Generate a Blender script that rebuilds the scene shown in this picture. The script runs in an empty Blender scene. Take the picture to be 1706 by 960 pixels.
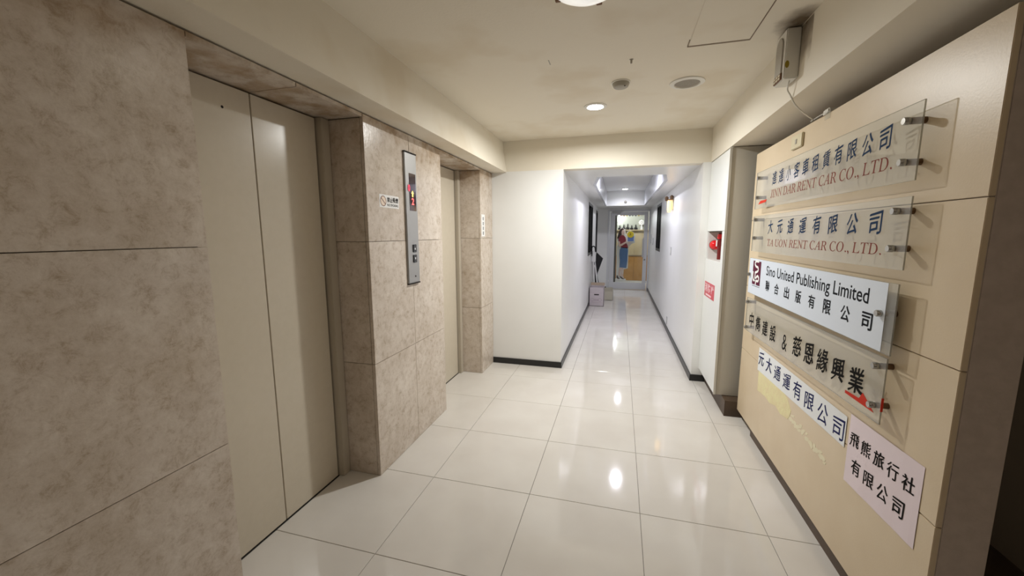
import bpy, bmesh, math, random
from mathutils import Vector, Matrix
random.seed(7)
sc = bpy.context.scene
COL = sc.collection

# ---------------------------------------------------------------- camera
YAW, PITCH, ROLL, FPX, CAM_H = .268254, .1367644, -.002474, 651.63, 1.4705
fwd = Vector((-math.sin(YAW)*math.cos(PITCH), math.cos(YAW)*math.cos(PITCH), -math.sin(PITCH)))
rgt = Vector((math.cos(YAW), math.sin(YAW), 0)); upv = rgt.cross(fwd)
r2 = rgt*math.cos(ROLL) + upv*math.sin(ROLL); u2 = upv*math.cos(ROLL) - rgt*math.sin(ROLL)
cam = bpy.data.objects.new('camera', bpy.data.cameras.new('camera'))
COL.objects.link(cam)
cam.matrix_world = Matrix(((r2.x, u2.x, -fwd.x, 0), (r2.y, u2.y, -fwd.y, 0), (r2.z, u2.z, -fwd.z, CAM_H), (0, 0, 0, 1)))
cam.data.sensor_width = 36; cam.data.lens = FPX/1706*36; cam.data.clip_start = .02
sc.camera = cam

# ---------------------------------------------------------------- world, exposure, lights
w = bpy.data.worlds.new('world'); sc.world = w; w.use_nodes = True
w.node_tree.nodes['Background'].inputs[0].default_value = (.8, .85, 1, 1)
w.node_tree.nodes['Background'].inputs[1].default_value = .02
sc.view_settings.view_transform = 'Standard'; sc.view_settings.look = 'None'
sc.view_settings.exposure = 0.3; sc.view_settings.gamma = 1
sc.view_settings.use_curve_mapping = False

def area(name, loc, size, power, color, rot=(0, 0, 0), spread=180):
    l = bpy.data.lights.new(name, 'AREA'); l.shape = 'DISK'; l.size = size
    l.energy = power; l.color = color; l.spread = math.radians(spread)
    o = bpy.data.objects.new(name, l); COL.objects.link(o)
    o.location = loc; o.rotation_euler = rot
    return o
COOL = (.93, .97, 1.0); WARM = (1, .93, .82)
area('lobby_downlight_light', (-.22, 3.25, 2.437), .09, 30, (1, 1, .965), spread=172)
area('corridor_light_near', (.06, 6.08, 2.45), .09, 16, (.88, .87, 1.0), spread=170)
area('corridor_light_far', (.07, 9.33, 2.45), .09, 5.5, (.88, .88, 1.0), spread=150)
area('dome_light', (-.16, 1.68, 2.385), .18, .9, (1, .9, .74))
area('rear_fill', (.5, -1.0, 2.43), .2, 4, (1, .88, .74))  # unseen fill added behind the camera to lift the panel's side face
area('back_room_light', (.2, 11.7, 2.42), .3, 20, (1, .97, .92))

# ---------------------------------------------------------------- materials
def mat(name, col, rough=.5, metal=0, bump=0, bscale=40, col2=None, nscale=4, spec=.5, emit=0, coat=0, detail=3, lo=.35, hi=.65):
    m = bpy.data.materials.new(name); m.use_nodes = True; nt = m.node_tree
    b = nt.nodes['Principled BSDF']
    b.inputs['Base Color'].default_value = (*col, 1); b.inputs['Roughness'].default_value = rough
    b.inputs['Metallic'].default_value = metal; b.inputs['Specular IOR Level'].default_value = spec
    b.inputs['Coat Weight'].default_value = coat
    if emit:
        b.inputs['Emission Color'].default_value = (*col, 1); b.inputs['Emission Strength'].default_value = emit
    if bump or col2:
        geo = nt.nodes.new('ShaderNodeNewGeometry')
    if col2:
        n = nt.nodes.new('ShaderNodeTexNoise'); n.inputs['Scale'].default_value = nscale; n.inputs['Detail'].default_value = detail
        nt.links.new(geo.outputs['Position'], n.inputs['Vector'])
        r = nt.nodes.new('ShaderNodeValToRGB'); r.color_ramp.elements[0].position = lo; r.color_ramp.elements[1].position = hi
        r.color_ramp.elements[0].color = (*col, 1); r.color_ramp.elements[1].color = (*col2, 1)
        nt.links.new(n.outputs['Fac'], r.inputs['Fac']); nt.links.new(r.outputs['Color'], b.inputs['Base Color'])
    if bump:
        n = nt.nodes.new('ShaderNodeTexNoise'); n.inputs['Scale'].default_value = bscale; n.inputs['Detail'].default_value = 4
        nt.links.new(geo.outputs['Position'], n.inputs['Vector'])
        bp = nt.nodes.new('ShaderNodeBump'); bp.inputs['Strength'].default_value = bump; bp.inputs['Distance'].default_value = .01
        nt.links.new(n.outputs['Fac'], bp.inputs['Height']); nt.links.new(bp.outputs['Normal'], b.inputs['Normal'])
    return m

def stone_mat(name, dark, mid, light, rough=.28, off=1.0):
    """mottled beige marble: large clouds, warm veins and small chips; each slab is shifted by its own random number"""
    m = bpy.data.materials.new(name); m.use_nodes = True; nt = m.node_tree; N = nt.nodes; L = nt.links
    b = N['Principled BSDF']; b.inputs['Roughness'].default_value = rough
    geo = N.new('ShaderNodeNewGeometry'); oi = N.new('ShaderNodeObjectInfo')
    mul = N.new('ShaderNodeMath'); mul.operation = 'MULTIPLY'; mul.inputs[1].default_value = 31*off
    L.new(oi.outputs['Random'], mul.inputs[0])
    add = N.new('ShaderNodeVectorMath'); L.new(geo.outputs['Position'], add.inputs[0]); L.new(mul.outputs[0], add.inputs[1])
    def noise(s, d, dist=0, rg=.6):
        n = N.new('ShaderNodeTexNoise'); n.inputs['Scale'].default_value = s; n.inputs['Detail'].default_value = d
        n.inputs['Distortion'].default_value = dist; n.inputs['Roughness'].default_value = rg
        L.new(add.outputs[0], n.inputs['Vector']); return n
    n1 = noise(5, 9, .3, .72); n2 = noise(24, 8, .35, .78); n3 = noise(60, 3, 0)
    r1 = N.new('ShaderNodeValToRGB'); e = r1.color_ramp.elements
    e[0].position = .3; e[0].color = (*dark, 1); e[1].position = .68; e[1].color = (*light, 1)
    k = e.new(.5); k.color = (*mid, 1)
    mixf = N.new('ShaderNodeMix'); mixf.inputs[0].default_value = .45
    L.new(n1.outputs['Fac'], mixf.inputs[2]); L.new(n2.outputs['Fac'], mixf.inputs[3]); L.new(mixf.outputs[0], r1.inputs['Fac'])
    r3 = N.new('ShaderNodeValToRGB'); r3.color_ramp.elements[0].position = .3; r3.color_ramp.elements[1].position = .48
    r3.color_ramp.elements[0].color = (.72, .66, .58, 1); r3.color_ramp.elements[1].color = (1, 1, 1, 1)
    L.new(n2.outputs['Fac'], r3.inputs['Fac'])
    mx = N.new('ShaderNodeMix'); mx.data_type = 'RGBA'; mx.blend_type = 'MULTIPLY'; mx.inputs[0].default_value = .8
    L.new(r1.outputs['Color'], mx.inputs[6]); L.new(r3.outputs['Color'], mx.inputs[7])
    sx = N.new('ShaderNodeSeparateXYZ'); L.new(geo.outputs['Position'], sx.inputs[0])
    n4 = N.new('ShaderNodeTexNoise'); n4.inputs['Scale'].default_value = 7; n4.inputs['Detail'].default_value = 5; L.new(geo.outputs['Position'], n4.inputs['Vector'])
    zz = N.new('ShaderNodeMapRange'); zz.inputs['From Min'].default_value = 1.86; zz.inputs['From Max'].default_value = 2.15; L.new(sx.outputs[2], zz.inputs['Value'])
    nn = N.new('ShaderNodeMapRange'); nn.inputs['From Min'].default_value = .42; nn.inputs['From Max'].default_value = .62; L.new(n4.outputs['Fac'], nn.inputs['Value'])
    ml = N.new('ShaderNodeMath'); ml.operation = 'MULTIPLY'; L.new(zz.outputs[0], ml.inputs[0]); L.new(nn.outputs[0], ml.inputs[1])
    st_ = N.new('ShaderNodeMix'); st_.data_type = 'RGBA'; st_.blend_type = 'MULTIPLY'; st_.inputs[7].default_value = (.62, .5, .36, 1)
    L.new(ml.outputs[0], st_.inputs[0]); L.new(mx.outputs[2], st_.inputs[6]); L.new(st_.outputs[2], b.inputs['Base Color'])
    bp = N.new('ShaderNodeBump'); bp.inputs['Strength'].default_value = .12; bp.inputs['Distance'].default_value = .004
    L.new(n3.outputs['Fac'], bp.inputs['Height']); L.new(bp.outputs['Normal'], b.inputs['Normal'])
    return m

M = {}
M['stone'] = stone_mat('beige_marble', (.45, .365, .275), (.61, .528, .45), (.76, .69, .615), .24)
M['tan_stone'] = mat('tan_facing', (.70, .57, .40), .35, 0, .03, 150, (.73, .605, .435), 5)
M['floor'] = mat('polished_floor_tile', (.64, .605, .56), .07, 0, .02, 3, (.68, .65, .605), 3, spec=.45)
M['grout'] = mat('floor_joint', (.22, .2, .18), .8)
M['stone_joint'] = mat('stone_joint', (.3, .25, .2), .9)
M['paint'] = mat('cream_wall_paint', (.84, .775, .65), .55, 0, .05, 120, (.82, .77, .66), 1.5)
M['stained'] = mat('stained_cream_paint', (.84, .78, .66), .6, 0, .06, 90, (.77, .69, .55), 2.2, lo=.5, hi=.66)
M['white_paint'] = mat('white_wall_paint', (.83, .83, .81), .33, 0, .04, 60, (.86, .86, .845), 2)
M['glossy_white'] = mat('tray_gloss_paint', (.88, .89, .93), .18, 0, .9, 9, (.75, .77, .84), 9)
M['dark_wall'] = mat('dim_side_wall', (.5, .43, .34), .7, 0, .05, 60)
M['base'] = mat('black_baseboard', (.012, .012, .012), .35)
M['kick'] = mat('brown_plinth', (.075, .048, .03), .5, 0, .05, 60, (.1, .065, .04), 9)
M['lift_door'] = mat('cream_lift_door', (.61, .545, .44), .25, 0, .015, 200, (.625, .56, .455), 30)
M['lift_jamb'] = mat('cream_lift_jamb', (.50, .445, .36), .35)
M['gap'] = mat('dark_gap', (.015, .012, .01), .9)
M['steel'] = mat('brushed_steel', (.40, .40, .40), .42, .8, .03, 300)
M['chrome'] = mat('chrome_knob', (.42, .41, .39), .25, 1)
M['bronze'] = mat('dark_bronze_knob', (.16, .10, .06), .35, .8)
M['display'] = mat('display_glass', (.03, .008, .008), .08)
M['led_red'] = mat('red_led', (1, .08, .07), .5, emit=3)
M['led_yellow'] = mat('yellow_led', (1, .62, .12), .5, emit=2.5)
M['pink_red'] = mat('pinkish_red_ring', (.85, .06, .13), .4, emit=.35)
M['button'] = mat('black_button', (.02, .02, .022), .25)
M['white_plastic'] = mat('white_plastic', (.78, .76, .70), .35)
M['yellow_plastic'] = mat('yellowed_plastic', (.70, .63, .44), .4)
M['grey_plastic'] = mat('aged_grey_plastic', (.40, .37, .31), .45)
M['laminate'] = mat('white_laminate', (.82, .84, .83), .3)
M['laminate_side'] = mat('beige_laminate_side', (.60, .57, .50), .5)
M['trim'] = mat('pale_aluminium_trim', (.72, .71, .66), .3, .4)
M['niche'] = mat('niche_lining', (.72, .7, .68), .5)
M['niche_top'] = mat('brown_niche_board', (.25, .19, .13), .7)
M['red_gloss'] = mat('red_gloss_plastic', (.72, .015, .02), .15, emit=.12)
M['red_metal'] = mat('red_painted_pipe', (.16, .012, .012), .35)
M['sticker_white'] = mat('white_sticker', (.86, .86, .86), .45)
M['sticker_red'] = mat('red_sticker', (.62, .06, .09), .4)
M['sticker_pink'] = mat('pale_pink_print', (.92, .66, .70), .45)
M['ban_brown'] = mat('brown_ban_ring', (.25, .14, .11), .5)
M['ban_cream'] = mat('cream_ban_disc', (.86, .72, .6), .5)
M['ink_black'] = mat('black_lettering', (.008, .007, .007), .8, spec=.12)
M['ink_navy'] = mat('navy_lettering', (.018, .045, .11), .8, spec=.12)
M['ink_blue'] = mat('blue_black_marker', (.02, .025, .11), .8, spec=.12)
M['ink_red'] = mat('dark_red_lettering', (.24, .06, .05), .8, spec=.12)
M['ink_grey'] = mat('dark_grey_lettering', (.014, .016, .022), .8, spec=.12)
M['maroon'] = mat('maroon_emblem', (.115, .02, .045), .8, spec=.12)
M['red_tape_and_reflection'] = mat('red_vinyl_and_reflection', (.62, .05, .03), .8, spec=.12)
M['print_white'] = mat('bluish_white_print_film', (.75, .82, .93), .3)
M['paper'] = mat('white_paper', (.84, .87, .90), .6)
M['pink_paper'] = mat('pink_paper', (.86, .75, .81), .6)
M['yellow_paper'] = mat('torn_yellow_paper', (.83, .77, .45), .7, 0, .2, 40, (.80, .70, .42), 20)
M['yellow_scrap'] = mat('dried_glue_paper', (.82, .76, .56), .7)
M['alu_white'] = mat('white_aluminium', (.68, .69, .72), .35, .2)
M['black_metal'] = mat('black_window_frame', (.008, .008, .009), .35)
M['card'] = mat('pale_cardboard', (.56, .50, .52), .8, 0, .1, 40)
M['card_inner'] = mat('brown_cardboard', (.38, .29, .21), .85)
M['card_beige'] = mat('beige_cardboard', (.60, .56, .46), .8)
M['print_mauve'] = mat('mauve_box_print', (.42, .33, .38), .8)
M['black_matt'] = mat('black_board', (.01, .01, .012), .6)
M['amber'] = mat('amber_lamp_glass', (1, .62, .22), .3, emit=1.6)
M['lens_glow'] = mat('lamp_lens', (.97, .99, 1), .4, emit=40)
M['opal'] = mat('opal_glass_bowl', (.93, .92, .88), .2, emit=.45)
M['rust'] = mat('rusty_clip', (.2, .10, .05), .7)
M['speaker_grille'] = mat('grey_grille', (.36, .33, .28), .7, 0, .5, 400)
M['wood_orange'] = mat('orange_wood_panel', (.50, .26, .08), .4, 0, .05, 20, (.56, .31, .11), 6)
M['wood_beige'] = mat('pale_wood_panel', (.52, .42, .26), .5, 0, .05, 20, (.56, .47, .31), 6)
M['back_grey'] = mat('grey_green_wall', (.42, .44, .38), .6)
M['soot'] = mat('soot_mark', (.12, .08, .05), .9)
M['blouse'] = mat('maroon_print', (.27, .02, .045), .5)
M['skirt'] = mat('denim_print', (.10, .20, .42), .5)
M['skin'] = mat('skin_print', (.80, .60, .54), .5)
M['hair'] = mat('dark_hair_print', (.05, .025, .025), .5)
M['blue_print'] = mat('blue_screen_print', (.16, .25, .62), .5)
M['yellow_print'] = mat('yellow_disc_print', (.75, .58, .03), .5)
M['olive'] = mat('olive_mark', (.33, .24, .01), .5)
M['pillar'] = mat('dark_grey_pillar', (.10, .09, .09), .5)
M['panel_side'] = mat('pinkish_stone_side', (.60, .51, .46), .6, 0, .08, 90, (.54, .46, .41), 30)
M['mortar'] = mat('white_plaster', (.85, .84, .8), .9)
M['socket'] = mat('socket_grey', (.5, .5, .5), .5)

def glassy(name, tint, rough=.05, gl=.12, haze=.0):
    m = bpy.data.materials.new(name); m.use_nodes = True; nt = m.node_tree; N = nt.nodes; L = nt.links
    out = N['Material Output']; N.remove(N['Principled BSDF'])
    tr = N.new('ShaderNodeBsdfTransparent'); tr.inputs[0].default_value = (*tint, 1)
    g = N.new('ShaderNodeBsdfGlossy'); g.inputs['Roughness'].default_value = rough
    lw = N.new('ShaderNodeLayerWeight'); lw.inputs[0].default_value = .5
    pw = N.new('ShaderNodeMath'); pw.operation = 'POWER'; pw.inputs[1].default_value = 5; L.new(lw.outputs['Facing'], pw.inputs[0])
    fr = N.new('ShaderNodeMath'); fr.operation = 'MULTIPLY_ADD'; fr.inputs[1].default_value = .6; fr.inputs[2].default_value = .035; L.new(pw.outputs[0], fr.inputs[0])
    mx = N.new('ShaderNodeMixShader'); L.new(fr.outputs[0], mx.inputs[0]); L.new(tr.outputs[0], mx.inputs[1]); L.new(g.outputs[0], mx.inputs[2])
    last = mx
    if haze:
        d = N.new('ShaderNodeBsdfDiffuse'); d.inputs[0].default_value = (.85, .87, .86, 1)
        m2 = N.new('ShaderNodeMixShader'); m2.inputs[0].default_value = haze
        L.new(mx.outputs[0], m2.inputs[1]); L.new(d.outputs[0], m2.inputs[2]); last = m2
    L.new(last.outputs[0], out.inputs[0]); return m
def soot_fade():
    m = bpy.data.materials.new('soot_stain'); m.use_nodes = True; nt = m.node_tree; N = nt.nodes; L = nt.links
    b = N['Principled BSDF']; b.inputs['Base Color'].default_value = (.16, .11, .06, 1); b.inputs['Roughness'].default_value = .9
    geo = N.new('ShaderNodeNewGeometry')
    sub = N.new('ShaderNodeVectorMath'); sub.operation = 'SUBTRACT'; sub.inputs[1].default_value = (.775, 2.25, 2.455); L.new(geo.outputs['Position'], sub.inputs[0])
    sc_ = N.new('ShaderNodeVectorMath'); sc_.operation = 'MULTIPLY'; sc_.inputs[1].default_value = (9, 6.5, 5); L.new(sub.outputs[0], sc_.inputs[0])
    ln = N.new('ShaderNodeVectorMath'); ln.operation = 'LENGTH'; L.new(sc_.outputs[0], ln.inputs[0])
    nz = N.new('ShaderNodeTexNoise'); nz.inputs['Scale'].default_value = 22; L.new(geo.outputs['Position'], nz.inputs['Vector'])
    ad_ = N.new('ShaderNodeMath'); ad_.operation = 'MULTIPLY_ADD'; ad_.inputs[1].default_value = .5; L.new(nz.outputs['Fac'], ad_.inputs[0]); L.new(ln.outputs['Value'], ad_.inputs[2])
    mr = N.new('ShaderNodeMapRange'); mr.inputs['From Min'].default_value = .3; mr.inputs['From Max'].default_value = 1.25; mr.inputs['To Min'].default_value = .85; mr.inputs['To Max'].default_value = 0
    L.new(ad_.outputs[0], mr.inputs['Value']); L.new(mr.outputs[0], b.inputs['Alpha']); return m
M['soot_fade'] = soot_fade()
M['acrylic'] = glassy('clear_acrylic', (.96, .965, .955), haze=.13)
M['acrylic_edge'] = glassy('acrylic_edge', (.35, .34, .28), haze=.25)
M['glass'] = glassy('clear_glass', (.93, .95, .95))
M['window_glass'] = mat('dark_window_glass', (.01, .011, .013), .06)

# ---------------------------------------------------------------- mesh helpers
def box(bm, x0, x1, y0, y1, z0, z1, bev=0):
    vs = [bm.verts.new(p) for p in ((x0,y0,z0),(x1,y0,z0),(x1,y1,z0),(x0,y1,z0),(x0,y0,z1),(x1,y0,z1),(x1,y1,z1),(x0,y1,z1))]
    fs = [bm.faces.new([vs[i] for i in f]) for f in ((3,2,1,0),(4,5,6,7),(0,1,5,4),(1,2,6,5),(2,3,7,6),(3,0,4,7))]
    if bev:
        es = list({e for f in fs for e in f.edges})
        bmesh.ops.bevel(bm, geom=es, offset=bev, segments=2, affect='EDGES')
    return fs
def prism(bm, pts, axis, a0, a1):
    """polygon pts in the two remaining axes (order x,y,z without axis), extruded a0..a1 along axis"""
    def P(p, a):
        return {'x': (a, p[0], p[1]), 'y': (p[0], a, p[1]), 'z': (p[0], p[1], a)}[axis]
    A = [bm.verts.new(P(p, a0)) for p in pts]; B = [bm.verts.new(P(p, a1)) for p in pts]
    n = len(pts)
    bm.faces.new(A); bm.faces.new(B[::-1])
    for i in range(n): bm.faces.new((A[i], B[i], B[(i+1) % n], A[(i+1) % n]))
    bmesh.ops.recalc_face_normals(bm, faces=bm.faces)
def lathe(bm, prof, c, axis='z', seg=32, cap=True):
    """prof: list of (radius, distance along the axis) from c"""
    ax = {'x': (Vector((0,1,0)), Vector((0,0,1)), Vector((1,0,0))), 'y': (Vector((0,0,1)), Vector((1,0,0)), Vector((0,1,0))), 'z': (Vector((1,0,0)), Vector((0,1,0)), Vector((0,0,1)))}[axis]
    c = Vector(c); rings = []
    for r, h in prof:
        if r < 1e-6: rings.append([bm.verts.new(c + ax[2]*h)])
        else: rings.append([bm.verts.new(c + ax[2]*h + ax[0]*r*math.cos(2*math.pi*i/seg) + ax[1]*r*math.sin(2*math.pi*i/seg)) for i in range(seg)])
    for a, b in zip(rings, rings[1:]):
        for i in range(seg):
            j = (i+1) % seg
            if len(a) == 1 and len(b) == 1: continue
            if len(a) == 1: bm.faces.new((a[0], b[i], b[j]))
            elif len(b) == 1: bm.faces.new((a[i], b[0], a[j]))
            else: bm.faces.new((a[i], b[i], b[j], a[j]))
    for r in (rings[0], rings[-1]):
        if cap and len(r) > 1: bm.faces.new(r)
    bmesh.ops.recalc_face_normals(bm, faces=bm.faces)
def tube(bm, path, r, seg=10):
    path = [Vector(p) for p in path]; rings = []
    for i, p in enumerate(path):
        t = (path[min(i+1, len(path)-1)] - path[max(i-1, 0)]).normalized()
        a = t.cross(Vector((0, 0, 1)))
        if a.length < .1: a = t.cross(Vector((0, 1, 0)))
        a.normalize(); b = t.cross(a)
        rings.append([bm.verts.new(p + (a*math.cos(2*math.pi*k/seg) + b*math.sin(2*math.pi*k/seg))*r) for k in range(seg)])
    for a, b in zip(rings, rings[1:]):
        for k in range(seg): bm.faces.new((a[k], a[(k+1) % seg], b[(k+1) % seg], b[k]))
    bm.faces.new(rings[0]); bm.faces.new(rings[-1])
    bmesh.ops.recalc_face_normals(bm, faces=bm.faces)
def smooth_path(pts, n=6):
    P = [Vector(p) for p in pts]; out = []
    for i in range(len(P)-1):
        p0, p1, p2, p3 = P[max(i-1, 0)], P[i], P[i+1], P[min(i+2, len(P)-1)]
        for k in range(n):
            t = k/n
            out.append(.5*((2*p1) + (-p0+p2)*t + (2*p0-5*p1+4*p2-p3)*t*t + (-p0+3*p1-3*p2+p3)*t**3))
    return out + [P[-1]]
def B(*boxes, bev=0):
    bm = bmesh.new()
    for b in boxes: box(bm, *b, bev=bev)
    return bm
def root_loc(p):
    v = Vector((0, 0, 0))
    while p: v += p.location; p = p.parent
    return v
def obj(name, bm, m, parent=None, smooth=False, label=None, cat=None, group=None, kind=None, mats=None):
    me = bpy.data.meshes.new(name)
    if parent: off = root_loc(parent)
    else:
        vs = [v.co for v in bm.verts]
        off = Vector(((min(v.x for v in vs)+max(v.x for v in vs))/2, (min(v.y for v in vs)+max(v.y for v in vs))/2, min(v.z for v in vs)))
    for v in bm.verts: v.co -= off
    if smooth:
        for f in bm.faces: f.smooth = True
    bm.to_mesh(me); bm.free()
    if smooth: me.set_sharp_from_angle(angle=math.radians(40))
    for q in (mats or [m]): me.materials.append(M[q])
    o = bpy.data.objects.new(name, me); COL.objects.link(o)
    if parent: o.parent = parent
    else: o.location = off
    tag(o, label, cat, group, kind); return o
def tag(o, label=None, cat=None, group=None, kind=None):
    if label: o['label'] = label
    if cat: o['category'] = cat
    if group: o['group'] = group
    if kind: o['kind'] = kind
def thing(name, loc, label, cat, group=None, kind=None):
    o = bpy.data.objects.new(name, None); COL.objects.link(o); o.location = loc; o.empty_display_size = .05
    tag(o, label, cat, group, kind); return o
def struct(name, bm, m, label, cat='wall', **k): return obj(name, bm, m, label=label, cat=cat, kind='structure', **k)

# text: flat print, laid on a wall plane and fitted into the rectangle it fills in reality
def text_bm(body, bold=0.0, spacing=1.0, shear=0.0, skip=None):
    cu = bpy.data.curves.new('lettering', 'FONT'); cu.body = body; cu.offset = bold; cu.space_character = spacing
    cu.shear = shear; cu.resolution_u = 3; cu.size = 1
    o = bpy.data.objects.new('lettering', cu); COL.objects.link(o)
    dg = bpy.context.evaluated_depsgraph_get(); dg.update()
    me = bpy.data.meshes.new_from_object(o.evaluated_get(dg))
    bm = bmesh.new(); bm.from_mesh(me)
    bpy.data.objects.remove(o); bpy.data.curves.remove(cu); bpy.data.meshes.remove(me)
    return bm
def wobble(bm, amp, scale):
    from mathutils import noise
    for v in bm.verts:
        n = noise.noise_vector(Vector((v.co.x*scale, v.co.y*scale, 0)))
        v.co.x += n.x*amp; v.co.y += n.y*amp
def place_text(bm, face, plane, h0, h1, z0, z1, fit=None):
    """face 'R' = on a wall to the camera's right (faces -x, reads towards -y); 'L' = faces +x, reads +y; 'F' faces -y, reads +x.
    h0..h1 horizontal start / end in reading order"""
    xs = [v.co.x for v in bm.verts]; ys = [v.co.y for v in bm.verts]
    a0, a1, b0, b1 = min(xs), max(xs), min(ys), max(ys)
    for v in bm.verts:
        h = h0 + (v.co.x-a0)/(a1-a0)*(h1-h0); z = z0 + (v.co.y-b0)/(b1-b0)*(z1-z0)
        d = v.co.z
        v.co = (plane + (d if face == 'L' else -d), h, z) if face in 'RL' else (h, plane-d, z)
    return bm
def chars(face, plane, items, z0s, m, parent, name='character', bold=.02, brush=0.0):
    """items: (character, centre, width, z0, z1); every character is a part of its sign. Bold = the glyph laid down a few times along a
    slanted nib, so that strokes get thick and thin like brush writing"""
    for ch, c, wd, z0, z1 in items:
        b = text_bm(ch, 0)
        if brush:
            wobble(b, brush, 3.1)
            for v in b.verts: v.co.y += .13*v.co.x
        if bold > 0:
            base = b.copy(); n = 3 if bold < .02 else 4; lay = 0
            for k in range(1, n+1):
                for sg_ in (-1, 1):
                    t = sg_*k/n*bold; c2 = base.copy()
                    lay += 1; bmesh.ops.translate(c2, vec=(t, t*.8, lay*.00004), verts=c2.verts)
                    me = bpy.data.meshes.new('t'); c2.to_mesh(me); c2.free(); b.from_mesh(me); bpy.data.meshes.remove(me)
            base.free()
        s = -1 if face == 'R' else 1
        place_text(b, face, plane, c - s*wd/2, c + s*wd/2, z0, z1)
        obj(name, b, m, parent)
def words(bm, m, parent, gap):
    """one part per word: groups the glyphs wherever the space between them exceeds gap"""
    seen = set(); isl = []
    for v0 in bm.verts:
        if v0 in seen: continue
        st_ = [v0]; seen.add(v0); grp = []
        while st_:
            v = st_.pop(); grp.append(v)
            for e in v.link_edges:
                u = e.other_vert(v)
                if u not in seen: seen.add(u); st_.append(u)
        isl.append((min(v.co.y for v in grp), max(v.co.y for v in grp), grp))
    isl.sort(key=lambda t: t[0]); runs = []
    for a, b_, g in isl:
        if runs and a - runs[-1][1] < gap: runs[-1][1] = max(runs[-1][1], b_); runs[-1][2] += g
        else: runs.append([a, b_, list(g)])
    for a, b_, g in runs:
        ids = {v: i for i, v in enumerate(g)}; nb_ = bmesh.new(); vs = [nb_.verts.new(v.co) for v in g]
        for f in {f for v in g for f in v.link_faces}:
            try: nb_.faces.new([vs[ids[v]] for v in f.verts])
            except ValueError: pass
        obj('word', nb_, m, parent)
    bm.free()
def line(face, plane, s, h0, h1, z0, z1, wd, m, parent, bold=.02, brush=0.0, tilt=0.0):
    n = len(s); its = []
    for i, ch in enumerate(s):
        c = h0 + (h1-h0)*(i+.5)/n; dz = tilt*(i/(n-1))
        k = {'小': .86, '一': 1}.get(ch, 1)
        its.append((ch, c, wd*k, z0+dz, z1+dz))
    return chars(face, plane, its, None, m, parent, bold=bold, brush=brush)

# ================================================================ SETTING
H = 2.45      # lobby ceiling
S = 2.135     # beams and corridor soffit
XW, XD = -1.37, -1.62   # stone face, lift door plane
# floor
fl = struct('floor', B((-1.75, 2.6, -2.6, 12.7, -.06, -.004)), 'grout', 'polished cream tile floor of the lift lobby and corridor', 'floor')
T = .6; gx = [(i-1.75)*T for i in range(-2, 6)]; gy = [1.4046+(j-7)*T for j in range(0, 27)]
tile_cache = {}
def floor_tile(x0, x1, y0, y1):
    g = .0013
    key = (round(x1-x0, 4), round(y1-y0, 4))
    if key[0] < .02 or key[1] < .02: return
    if key not in tile_cache:
        bm = bmesh.new(); a, b = key[0]/2-g, key[1]/2-g; c = .0012
        v = [bm.verts.new(p) for p in ((-a,-b,0),(a,-b,0),(a,b,0),(-a,b,0),(-a,-b,.008-c),(a,-b,.008-c),(a,b,.008-c),(-a,b,.008-c),(-a+c,-b+c,.008),(a-c,-b+c,.008),(a-c,b-c,.008),(-a+c,b-c,.008))]
        for k in range(4):
            j = (k+1) % 4; bm.faces.new((v[k], v[j], v[4+j], v[4+k])); bm.faces.new((v[4+k], v[4+j], v[8+j], v[8+k]))
        bm.faces.new(v[8:]); me = bpy.data.meshes.new('floor_tile'); bm.to_mesh(me); bm.free(); me.materials.append(M['floor'])
        tile_cache[key] = me
    o = bpy.data.objects.new('floor_tile', tile_cache[key]); COL.objects.link(o); o.parent = fl
    o.location = Vector(((x0+x1)/2, (y0+y1)/2, -.008)) - fl.location
def regions(i, j):
    for (a0, a1, b0, b1) in ((-1.62, 1.5, -2.6, 4.17), (-.59, .733, 4.17, 10.75)):
        x0, x1, y0, y1 = max(gx[i], a0), min(gx[i+1], a1), max(gy[j], b0), min(gy[j+1], b1)
        if x1 > x0 and y1 > y0: yield x0, x1, y0, y1
for i in range(len(gx)-1):
    for j in range(len(gy)-1):
        for r in regions(i, j): floor_tile(*r)

# left wall: core + marble slabs
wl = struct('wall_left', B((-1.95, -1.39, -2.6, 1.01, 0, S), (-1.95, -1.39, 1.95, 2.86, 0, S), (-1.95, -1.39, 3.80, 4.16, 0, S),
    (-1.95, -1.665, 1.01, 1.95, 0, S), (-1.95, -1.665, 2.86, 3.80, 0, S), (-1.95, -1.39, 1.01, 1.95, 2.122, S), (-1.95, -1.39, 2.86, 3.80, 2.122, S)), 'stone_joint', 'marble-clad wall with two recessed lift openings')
def slab(x0, x1, y0, y1, z0, z1, jit=.0008):
    j = random.uniform(-jit, jit)
    g = .0012
    dx = (g if x1-x0 > .05 else 0); dy = (g if y1-y0 > .05 else 0); dz = (g if z1-z0 > .05 else 0)
    bm = B((x0+dx, x1-dx, y0+dy, y1-dy, z0+dz, z1-dz), bev=.0012)
    if x1-x0 < .05: bmesh.ops.translate(bm, vec=(j, 0, 0), verts=bm.verts)
    c = Vector(((x0+x1)/2, (y0+y1)/2, z0)); 
    for v in bm.verts: v.co -= c
    me = bpy.data.meshes.new('stone_slab'); bm.to_mesh(me); bm.free(); me.materials.append(M['stone'])
    o = bpy.data.objects.new('stone_slab', me); COL.objects.link(o); o.parent = wl; o.location = c - wl.location
ZS = [(0, .708), (.708, 1.43), (1.43, 2.122)]
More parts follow.
